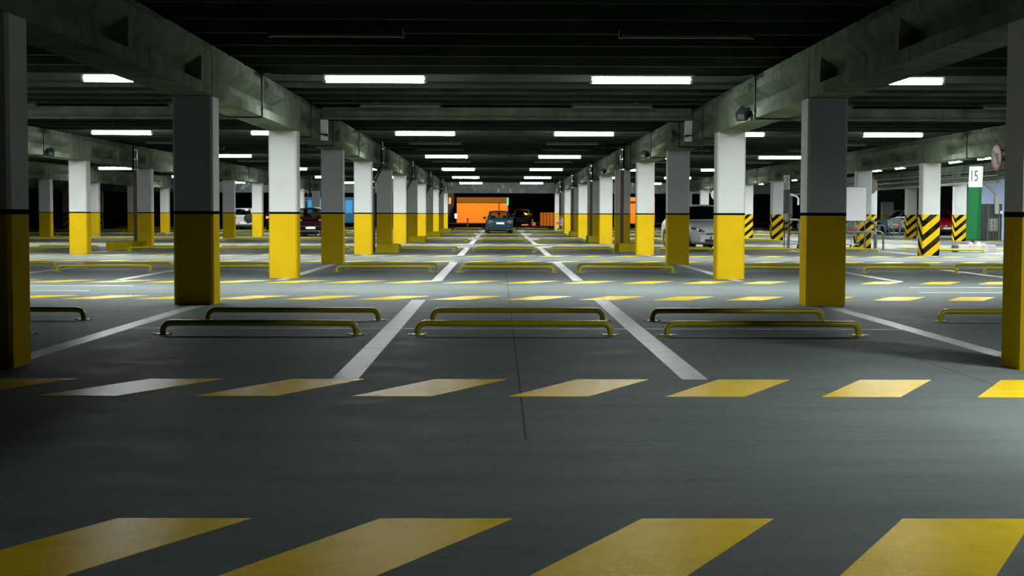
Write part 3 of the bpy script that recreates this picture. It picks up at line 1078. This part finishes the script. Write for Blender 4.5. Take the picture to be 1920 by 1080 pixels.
# ------------------------------------------------------------------ trolley bays, trolleys and signs on the right
def hoop(lab, x0, y0, x1, y1, h, r=.03, group='trolley bay rails'):
    mb = MB()
    a, b = Vector((x0, y0, 0)), Vector((x1, y1, 0))
    d = (b - a).normalized(); n = (b - a).length; q = min(.16, n * .4)
    pts = [a, a + Vector((0, 0, h - q))]
    for t in (30, 60, 90):
        t = math.radians(t); pts.append(a + d * (q - q * math.cos(t)) + Vector((0, 0, h - q + q * math.sin(t))))
    for t in (90, 60, 30):
        t = math.radians(t); pts.append(b - d * (q - q * math.cos(t)) + Vector((0, 0, h - q + q * math.sin(t))))
    pts += [b + Vector((0, 0, h - q)), b]
    mb.tube(pts, r, 12)
    for p in (a, b):
        mb.lathe([(.001, .01), (.07, .01), (.07, 0)], p, (0, 0, 1), 14, smooth=False)
    tag(mb.build('trolley_bay_rail', 'galvanised_tube'), lab, 'rail', group)


hoop('low grey bent tube rail of the near trolley bay beside the poster stand', 9.60, 48.2, 10.35, 48.2, .58, .035)
hoop('tall grey bent tube rail at the left side of near trolley bay', 10.18, 49.2, 10.18, 51.0, 1.02, .035)
hoop('tall grey bent tube rail behind white board at the near trolley bay', 11.2, 49.1, 12.72, 49.1, 1.02, .035)
hoop('low grey bent tube rail in front of the near trolley bay', 11.2, 48.5, 12.62, 48.5, .62, .035)
hoop('low grey bent tube rail at right end of near trolley bay', 12.52, 49.6, 13.15, 49.6, .63, .035)
hoop('low grey tube rail at left end of far trolley bay', 20.75, 80.0, 21.3, 80.0, .62, .035)
hoop('second low grey tube rail of the far trolley bay', 21.52, 80.0, 22.08, 80.0, .62, .035)
hoop('tall grey tube rail standing around trolleys in far trolley bay', 21.95, 80.6, 23.3, 80.6, 1.05, .035)
hoop('small grey tube rail in front of far trolley bay beside striped column', 22.45, 79.6, 23.0, 79.6, .62, .035)


def trolley(lab, x, y, rz, panel='red_plastic', dense=1):
    o = thing('shopping_trolley', lab, 'shopping trolley', (x, y, 0), rz, 'shopping trolleys')
    w0, w1, l0, l1 = .25, .20, -.40, .42
    zt, zb, zf = .98, .48, .86
    bk = MB()
    def side(s, u, v):                 # u along, v up
        x_ = s * (w0 + (w1 - w0) * u) * (.82 + .18 * v)
        y_ = l0 + .05 * (1 - v) + (l1 - l0 - .05 * (1 - v) - .08 * (1 - v)) * u
        z_ = zb + .03 * u + ((zt - (zt - zf) * u) - zb - .03 * u) * v
        return (x_, y_, z_)
    nw = 11 * dense
    for s in (-1, 1):
        for i in range(nw + 1):
            bk.tube([side(s, i / nw, 0), side(s, i / nw, 1)], .0045, 4, caps=False)
        for v in (0, .25, .5, .75, 1):
            bk.tube([side(s, 0, v), side(s, 1, v)], .0075 if v in (0, 1) else .0045, 5, caps=False)
    for u in (0, 1):
        for i in range(8):
            a, b = side(-1, u, 0), side(1, u, 0); c_, d = side(-1, u, 1), side(1, u, 1)
            t = i / 7
            bk.tube([Vector(a).lerp(Vector(b), t), Vector(c_).lerp(Vector(d), t)], .0045, 4, caps=False)
        for v in (0, .33, .66, 1):
            bk.tube([side(-1, u, v), side(1, u, v)], .0065, 5, caps=False)
    for i in range(9):
        t = i / 8
        bk.tube([Vector(side(-1, 0, 0)).lerp(Vector(side(1, 0, 0)), t), Vector(side(-1, 1, 0)).lerp(Vector(side(1, 1, 0)), t)], .0045, 4, caps=False)
    bk.build('wire_basket', 'wire_metal', o)
    ch = MB()
    for s in (-1, 1):
        ch.tube([(s * .25, -.50, 1.02), (s * .25, -.44, .95), (s * .24, -.40, .45), (s * .25, -.38, .18), (s * .22, .40, .16)], .012, 8)
    ch.tube([(-.25, -.38, .18), (.25, -.38, .18)], .011, 8); ch.tube([(-.22, .40, .16), (.22, .40, .16)], .011, 8)
    ch.box(-.2, .2, -.36, .36, .20, .215)
    ch.build('chassis', 'wire_metal', o)
    hd_ = MB(); hd_.tube([(-.27, -.50, 1.02), (.27, -.50, 1.02)], .016, 10); hd_.build('handle', 'red_plastic', o)
    pn = MB(); pn.box(-.15, .17, -.43, -.415, .60, .72, ch=.005); pn.build('front_panel', panel, o)
    for sx_, sy_ in ((-.22, -.36), (.22, -.36), (-.19, .38), (.19, .38)):
        wh = MB(); wh.lathe([(.001, -.014), (.05, -.014), (.058, 0), (.05, .014), (.001, .014)], (sx_, sy_, .058), (1, 0, 0), 16)
        wh.box(sx_ - .018, sx_ + .018, sy_ - .012, sy_ + .012, .058, .17)
        wh.build('castor', 'dark_plastic', o)
    return o


trolley('empty wire shopping trolley standing before the far columns right of centre lane', 3.60, 88.3, .05)
trolley('wire shopping trolley at left of the near trolley bay, beside the poster sign', 10.62, 50.0, .2)
trolley('wire shopping trolley with red panel in near trolley bay below the white board', 12.0, 49.74, .04)
trolley('wire shopping trolley farther back in the near trolley bay, behind red panelled one', 12.05, 50.95, -.03)
trolley('wire shopping trolley in far trolley bay, left one', 22.22, 81.7, .1)
trolley('wire shopping trolley in far trolley bay, right one', 22.95, 81.7, .05)

# goods left in the near trolleys
mb = MB(); mb.chbox(11.92, 12.12, 49.6, 49.85, .54, .86, .03); tag(mb.build('grocery_carton', 'green_goods'), 'green carton standing in a trolley below the white board', 'carton')

# white notice board on thin posts
o = thing('notice_board', 'blank white notice board on thin posts at the near trolley bay', 'sign', (11.93, 48.75, 0))
mb = MB(); mb.box(-.40, .40, -.02, .02, 1.00, 2.12, ch=.008); mb.build('board', 'pale_panel', o)
mb = MB(); mb.box(-.405, .405, -.012, .024, .99, 1.0); mb.box(-.405, .405, -.012, .024, 2.12, 2.13)
for s in (-1, 1): mb.box(s * .405 - .008, s * .405 + .008, -.012, .024, .99, 2.13)
mb.build('frame', 'grey_plastic', o)
for s in (-1, 1):
    mb = MB(); mb.tube([(s * .37, .03, 0), (s * .37, .03, 2.1)], .014, 8); mb.build('post', 'galvanised_tube', o)

# poster stand with prohibition sign on top
o = thing('poster_stand', 'narrow poster stand with red ring sign on top, beside the striped column', 'sign', (9.64, 48.75, 0), -1.40)
mb = MB(); mb.box(-.24, .24, -.02, .02, 1.0, 2.02, ch=.006); mb.build('poster_frame', 'grey_plastic', o)
mb = MB(); mb.box(-.22, .22, -.026, -.02, 1.25, 2.0, 0)
random.seed(3)
for q in range(9):
    xa = -.2 + .043 * q
    mb.box(xa, xa + .03, -.028, -.026, 1.28 + random.random() * .25, 1.6 + random.random() * .38, 1 + q % 3)
mb.build('poster', ['poster_image', 'kiosk_blue', 'brown_and_eave_shade', 'car_maroon'], o)
mb = MB(); mb.box(-.22, .22, -.026, -.02, 1.02, 1.23); mb.build('lower_panel', 'sign_grey', o)
mb = MB(); mb.box(-.24, .24, -.02, .02, 2.04, 2.52, ch=.006); pl = mb.build('sign_plate', 'sign_white', o)
mb = MB(); mb.lathe([(.145, -.025), (.205, -.025)], (0, 0, 2.28), (0, 1, 0), 30, smooth=False)
mt = Matrix.Translation((0, 0, 2.28)) @ Matrix.Rotation(-.78, 4, 'Y')
mb.box(-.17, .17, -.0265, -.022, -.022, .022, mat=mt); mb.build('red_ring', 'sign_red', pl)
for s in (-1, 1):
    mb = MB(); mb.tube([(s * .225, .03, 0), (s * .225, .03, 2.5)], .017, 8); mb.build('post', 'dark_conduit', o)

# pillar with bay number on a concrete foot
def text_mesh(body, size, name, mat, parent):
    cu = bpy.data.curves.new(name, 'FONT'); cu.body = body; cu.size = size; cu.extrude = .004; cu.align_x = 'CENTER'; cu.align_y = 'CENTER'
    t = bpy.data.objects.new(name, cu); COL.objects.link(t)
    bpy.context.view_layer.update()
    me = bpy.data.meshes.new_from_object(t.evaluated_get(bpy.context.evaluated_depsgraph_get()))
    bpy.data.objects.remove(t)
    me.materials.clear(); me.materials.append(M[mat])
    q = link(name, me, parent)
    return q


o = thing('number_pillar', 'leaning green sign pillar numbered 15 on a white concrete foot', 'sign pillar', (15.32, 46.9, 0), .95)
mb = MB()
def leaned(p, z):
    return [(x + (.0 if 1 else 0), y, z) for x, y in p]
lo = [(-.17, -.17), (.17, -.17), (.17, .17), (-.17, .17)]
def shaft(z0, z1, x0, x1, y0, y1, m, sh=.045):
    k0, k1 = sh * z0, sh * z1
    mb.add([(x0 + k0, y0 - k0 * .4, z0), (x1 + k0, y0 - k0 * .4, z0), (x1 + k0, y1 - k0 * .4, z0), (x0 + k0, y1 - k0 * .4, z0),
            (x0 + k1, y0 - k1 * .4, z1), (x1 + k1, y0 - k1 * .4, z1), (x1 + k1, y1 - k1 * .4, z1), (x0 + k1, y1 - k1 * .4, z1)],
           [(0, 3, 2, 1), (4, 5, 6, 7), (0, 1, 5, 4), (1, 2, 6, 5), (2, 3, 7, 6), (3, 0, 4, 7)], m)
shaft(.42, 2.10, -.17, .17, -.17, .17, 0)
shaft(.42, 2.10, -.175, -.06, -.185, -.17, 1); shaft(.42, 2.10, .02, .06, -.185, -.17, 1)
mb.build('green_shaft', ['green_pillar', 'green_dark'], o)
mb = MB()
shaft(2.10, 2.77, -.17, .17, -.17, .17, 0)
shaft(2.10, 2.77, .0, .04, -.182, -.17, 1)
hd2 = mb.build('white_head', ['sign_white', 'sign_grey'], o)
t = text_mesh('15', .40, 'bay_number', 'green_pillar', hd2)
t.rotation_euler = (PI / 2 - .02, 0, -PI / 2); t.location = (-.17 + .045 * 2.45 - .006, -.04, 2.44); t.scale = (.72, 1.25, 1)
mb = MB(); mb.tube([(.02, 0, .2), (.02, 0, .45)], .06, 10); mb.build('stub', 'galvanised_tube', o)
o2 = MB()
mtx = Matrix.Translation((15.32, 46.75, 0)) @ Matrix.Rotation(.04, 4, 'Z')
o2.chbox(-.62, .62, -.32, .32, .0, .25, .03, 0, mtx)
fo = o2.build('concrete_foot', 'rough_concrete', o)
fo['label'] = 'whitewashed concrete foot block'
fo.matrix_local = (Matrix.Translation(o.location) @ Matrix.Rotation(.95, 4, 'Z')).inverted()
for q, (xx, ss) in enumerate(((-.12, .11), (.12, .13), (.3, .07))):
    m_ = MB(); m_.lathe([(ss, 0), (ss * .8, ss * .5), (ss * .3, ss * .8), (.001, ss * .85)], (15.32 + xx, 46.7, .245), (0, 0, 1), 10)
    m_.build('mortar_lump', 'rough_concrete', fo)

# round no-left-turn sign on a bracket below the right beam
o = thing('road_sign', 'round no-left-turn sign with red ring hung under the right beam', 'sign', (11.78, 34.4, 2.55), -1.50)
mb = MB(); mb.disc((0, 0, 0), .30, (0, 1, 0), .012, 40); mb.build('disc', 'sign_white', o)
mb = MB(); mb.lathe([(.235, -.010), (.302, -.010), (.302, .008)], (0, 0, 0), (0, 1, 0), 40, smooth=False)
mt = Matrix.Rotation(.8, 4, 'Y'); mb.box(-.25, .25, -.0125, -.009, -.022, .022, mat=mt)
mb.build('red_ring', 'sign_red', o)
mb = MB()
mb.box(.03, .085, -.011, -.008, -.16, .10); mb.box(-.08, .085, -.011, -.008, .06, .11)
mb.add([(-.08, -.0095, .15), (-.08, -.0095, .02), (-.16, -.0095, .085)], [(0, 1, 2)]); mb.build('turn_arrow', 'sign_black', o)
mb = MB(); mb.tube([(0, .02, 0), (0, .05, 0), (0, .05, .2)], .015, 8); mb.box(-.02, .02, .04, .3, .16, .20); mb.build('hanger', 'dark_conduit', o)

# round traffic mirrors on the columns
def mirror(lab, x, y, z, r, back, colx):
    o = thing('traffic_mirror', lab, 'mirror', (x, y, z), 0, 'traffic mirrors')
    mb = MB(); mb.lathe([(.001, -.06), (r * .5, -.045), (r * .97, 0), (r, .02), (r * .95, .03), (.001, .04)], (0, 0, 0), (0, 1, 0), 30); mb.build('disc', back, o)
    mb = MB()
    for a in (0, PI / 2):
        mt = Matrix.Rotation(a, 4, 'Y'); mb.box(-r * .98, r * .98, .04, .052, -.012, .012, mat=mt)
    mb.tube([(0, .05, 0), (colx - x, .05, 0)], .018, 8); mb.build('arm', 'galvanised_tube', o)


mirror('round pale traffic mirror beside a column above the white saloon', 12.92, 86.3, 2.36, .34, 'mirror_face', ROW['R2'] + .2)
mirror('round olive-backed traffic mirror on the striped column behind the white board', 13.05, 51.25, 2.22, .31, 'olive_back', ROW['R2'] + .24)

# kiosk of pale blue panels with a grid gate
o = thing('service_kiosk', 'pale blue panelled service kiosk with dark grid gate at the right edge', 'kiosk', (23.6, 68.2, 0))
mb = MB(); mb.box(-1.3, 1.3, 0.05, 2.2, 0, 2.95); mb.build('body', 'kiosk_dark', o)
for x0_, x1_ in ((-1.3, -.32), (.22, 1.3)):
    mb = MB(); mb.box(x0_, x1_, 0, .06, 1.72, 2.9, ch=.01); mb.build('panel', 'kiosk_blue', o)
mb = MB(); mb.box(.05, .24, -.04, .05, 0, 1.72); mb.box(-.32, .22, .02, .05, 1.72, 2.9); mb.build('door_post', 'kiosk_blue', o)
mb = MB(); mb.box(-.30, -.12, -.08, .05, 1.25, 2.05); mb.build('junction_duct', 'lamp_housing', o)
gt = MB()
for i in range(9):
    gt.box(-1.28 + i * .155, -1.265 + i * .155, 0, .03, .04, 1.62)
for i in range(14):
    gt.box(-1.28, .04, 0, .03, .05 + i * .12, .062 + i * .12)
gt.box(-.62, -.57, -.02, .04, 0, 1.66); gt.box(-1.3, -1.25, -.02, .04, 0, 1.66); gt.box(-.1, -.06, -.02, .04, 0, 1.66)
gt.build('grid_gate', 'galvanised_tube', o)
mb = MB(); mb.box(-.55, -.12, .03, .045, .45, 1.05); mb.build('notice_sheet', 'rough_concrete', o)
mb = MB(); mb.tube([(-1.0, -.02, 2.95), (-.22, -.02, 2.15)], .06, 8); mb.build('diagonal_duct', 'lamp_housing', o)
mb = MB(); mb.lathe([(.001, -.09), (.06, -.07), (.08, 0), (.05, .08), (.001, .1)], (.0, -.1, 1.32), (0, 0, 1), 14); mb.build('door_lamp', 'plate_white', o)

# service pipes along the third right beam
for q, (zz, rr, off) in enumerate(((2.60, .07, -.42), (2.86, .045, -.40), (3.08, .03, -.44))):
    mb = MB()
    x = ROW['R3'] + off
    mb.tube([(x, 60, zz), (x, 104, zz)], rr, 10)
    for y in range(62, 104, 4):
        mb.box(x - rr - .02, x + rr + .02, y - .03, y + .03, zz - rr - .02, zz + rr + .02)
        mb.box(x - .01, ROW['R3'] - .262, y - .015, y + .015, zz + rr, zz + rr + .03)
    tag(mb.build('service_pipe', 'rough_concrete' if q == 0 else 'galvanised_tube'), ['thick pale service pipe along the third right beam', 'thin grey service pipe above the thick one along third right beam', 'thinnest grey service pipe high along third right beam'][q], 'pipe', 'service pipes')
mb = MB(); x = ROW['R3'] - .6
mb.tube([(x - .75, 99, 2.60), (x - .45, 99, 2.54), (x - .2, 99, 2.46), (x - .06, 99, 2.3), (x - .06, 99, 1.85)], .09, 10)
tag(mb.build('bent_drain', 'sign_white'), 'white bent drain pipe hanging in the far right corner', 'pipe')

# column with a corbel head before the back wall
o = thing('corbel_column', 'plain yellow column with flared concrete corbel head on the far right', 'column', (26.1, 97.6, 0))
mb = MB(); mb.box(-.36, .36, -.3, .3, 0, 1.25, ch=.02); mb.build('yellow_base', 'yellow_paint', o)
mb = MB(); mb.box(-.36, .36, -.3, .3, 1.25, 2.05); mb.build('upper_shaft', 'grey_white_paint', o)
mb = MB()
mb.add([(-.36, -.3, 2.05), (.36, -.3, 2.05), (.7, -.3, 2.35), (.7, -.3, 2.6), (-.7, -.3, 2.6), (-.7, -.3, 2.35), (-.36, .3, 2.05), (.36, .3, 2.05), (.7, .3, 2.35), (.7, .3, 2.6), (-.7, .3, 2.6), (-.7, .3, 2.35)],
       [(0, 1, 2, 3, 4, 5), (11, 10, 9, 8, 7, 6), (0, 6, 7, 1), (1, 7, 8, 2), (2, 8, 9, 3), (3, 9, 10, 4), (4, 10, 11, 5), (5, 11, 6, 0)])
mb.box(-2.2, 2.2, -.28, .28, 2.6, 3.7)
mb.build('corbel_head', 'wall_concrete', o)

# ------------------------------------------------------------------ beyond the open far end
def bollard(lab, x, y):
    o = thing('bollard', lab, 'bollard', (x, y, 0), 0, 'striped bollards')
    mb = MB(); mb.tube([(0, 0, 0), (0, 0, .82)], .065, 14); mb.lathe([(.065, .82), (.04, .86), (.001, .87)], (0, 0, 0), (0, 0, 1), 14); mb.build('post', 'red_white_red', o)
    for z in (.36, .52, .68):
        m_ = MB(); m_.lathe([(.0665, z), (.0665, z + .075)], (0, 0, 0), (0, 0, 1), 14); m_.build('white_band', 'bollard_white', o)


bollard('red and white bollard at the far kerb, left of the teal saloon', -2.42, 111.4)
bollard('red and white bollard at the far kerb, right of the teal saloon', 2.55, 111.4)
mb = MB(); x = -30.; i = 0
while x < 30:
    mb.box(x, x + 1.78, 112.0, 112.3, -.03, .17, i % 2, ch=.02); x += 1.8; i += 1
struct(mb.build('trim_1', ['kerb_olive', 'kerb_grey']))

o = thing('lit_building', 'low building wall glowing orange under street light beyond far exit', 'building', (-2.2, 190, 0))
mb = MB(); mb.box(-3.35, 3.35, 0, 8, 0, 3.3); mb.build('wall', 'orange_wall', o)
mb = MB(); mb.box(-3.36, 3.36, -.12, 8, 2.62, 3.34); mb.build('eave_shade_band', 'brown_and_eave_shade', o)  # shade under the eaves, put in as a darker brown band
mb = MB(); mb.box(2.1, 2.2, -.16, 0, 0, 3.3); mb.build('downpipe', 'brown_and_eave_shade', o)
mb = MB(); mb.box(3.2, 3.42, -.3, -.1, 2.3, 3.3); mb.build('neon_strip', 'cyan_strip', o)
o = thing('lit_building', 'orange-lit building glimpsed between columns right of the centre lane', 'building', (18.4, 190, 0))
mb = MB(); mb.box(-1.6, 1.95, 0, 8, 0, 3.4); mb.build('wall', 'orange_wall', o)
mb = MB(); mb.box(-1.62, 1.97, -.3, 8, 2.75, 2.9); mb.build('ledge', 'brown_and_eave_shade', o)
mb = MB(); mb.box(.2, 1.2, -.05, .02, .1, 1.3); mb.build('doorway', 'interior_dark', o)

o = thing('ribbed_container', 'orange-lit ribbed open container outside the far exit', 'container', (5.25, 150, -.08), -.5)
mb = MB()
mb.box(-1.1, 1.1, 0, .06, 0.05, 1.40, 1)
for i in range(6):
    mb.box(-1.1 + i * .385, -.80 + i * .385, -.09, .0, .05, 1.42, 0, ch=.01)
mb.build('ribbed_side', ['orange_wall', 'brown_and_eave_shade'], o)
mb = MB(); mb.box(-1.1, 1.1, .06, 2.2, .05, .12); mb.box(1.04, 1.1, .06, 2.2, .05, .5); mb.box(-1.1, -1.04, .06, 2.2, .05, 1.4); mb.box(-1.1, 1.1, 2.14, 2.2, .05, 1.4); mb.build('tub', 'brown_and_eave_shade', o)
mb = MB(); mb.box(-.7, .72, 0, .9, 0, .34, ch=.02)
bx = mb.build('low_crate', 'orange_wall'); bx.location = (2.95, 147, 0)
tag(bx, 'low orange-lit crate outside the far exit beside grey car', 'crate')

o = thing('dark_building', 'dark facade with blue and orange lit windows left of the orange wall', 'building', (-8.4, 196, 0))
mb = MB(); mb.box(-3.5, 2.3, 0, 6, 0, 6); mb.build('wall', 'kiosk_dark', o)
mb = MB(); mb.box(1.62, 1.9, -.08, 0, 2.5, 3.35); mb.build('orange_window', 'warm_window', o)
mb = MB(); mb.box(1.2, 1.5, -.08, 0, 2.9, 3.35); mb.box(1.42, 1.56, -.08, 0, 2.45, 2.9); mb.build('blue_window', 'blue_window', o)
o = thing('lamp_post', 'short lamp post with two white globes left of the orange wall', 'street lamp', (-5.55, 186, 0))
mb = MB(); mb.tube([(0, 0, 0), (0, 0, .95)], .04, 8); mb.build('post', 'dark_conduit', o)
for z, r_ in ((.70, .15), (1.02, .18)):
    mb = MB(); mb.lathe([(.001, -r_), (r_ * .7, -r_ * .7), (r_, 0), (r_ * .7, r_ * .7), (.001, r_)], (0, 0, z + .02), (0, 0, 1), 16); mb.build('globe', 'lamp_globe', o)

o = thing('blue_building', 'pale blue lit building seen through the far left openings', 'building', (-22, 190, 0))
mb = MB(); mb.box(-4.6, 3.4, 0, 6, 0, 3.3); mb.build('wall', 'pale_blue_wall', o)
for x in (-3.9, -2.6, -1.1, .5, 2.4):
    mb = MB(); mb.box(x - .48, x + .48, -.06, 0, 1.2, 2.9); f = mb.build('window_frame', 'sign_white', o)
    mb = MB(); mb.box(x - .33, x + .33, -.09, -.05, 1.4, 2.75); mb.build('window_pane', 'blue_window', f)

# ------------------------------------------------------------------ lights outside (street lamps) and night sky
def spot(name, loc, target, energy, col, size=.4, angle=110):
    l = bpy.data.lights.new(name, 'SPOT'); l.energy = energy; l.color = col; l.shadow_soft_size = size; l.spot_size = math.radians(angle); l.spot_blend = .6
    q = bpy.data.objects.new(name, l); COL.objects.link(q); q.location = loc
    q.rotation_euler = (Vector(target) - Vector(loc)).to_track_quat('-Z', 'Y').to_euler()


ORA = (1, .45, .075)
spot('sodium_light', (-3, 179, 8), (-2.2, 190, 1.2), 9500, ORA)
spot('sodium_light', (19, 179, 8), (19, 190, 1.2), 9500, ORA)
spot('sodium_light', (3.0, 138, 6), (4.4, 148, .3), 4200, ORA, angle=70)
spot('blue_light', (-22, 178, 6), (-22, 190, 2), 2300, (.35, .8, 1))

w = bpy.data.worlds.new('World'); S.world = w; w.use_nodes = True
bg = w.node_tree.nodes['Background']; bg.inputs[0].default_value = (.10, .25, .45, 1); bg.inputs[1].default_value = .002

# ------------------------------------------------------------------ camera
yaw, pitch, roll, foc = 8.93160896e-03, -5.10766922e-02, 2.68921261e-03, 2721.94
cam = bpy.data.cameras.new('Camera'); co = bpy.data.objects.new('Camera', cam); COL.objects.link(co)
fw = Vector((math.sin(yaw) * math.cos(pitch), math.cos(yaw) * math.cos(pitch), math.sin(pitch)))
rt = Vector((math.cos(yaw), -math.sin(yaw), 0)); up = rt.cross(fw)
r2 = rt * math.cos(roll) + up * math.sin(roll); u2 = -rt * math.sin(roll) + up * math.cos(roll)
mw = Matrix((r2, u2, -fw)).transposed().to_4x4(); mw.translation = Vector((0, 0, 1.2))
co.matrix_world = mw
cam.sensor_width = 36; cam.lens = 36 * foc / 1920; cam.clip_end = 500; cam.clip_start = .05
S.camera = co
S.view_settings.view_transform = 'Standard'; S.view_settings.look = 'None'; S.view_settings.gamma = 1; S.view_settings.exposure = 0
S.cycles.use_denoising = True
S.cycles.max_bounces = 8
S.cycles.diffuse_bounces = 1
S.cycles.sample_clamp_indirect = 6
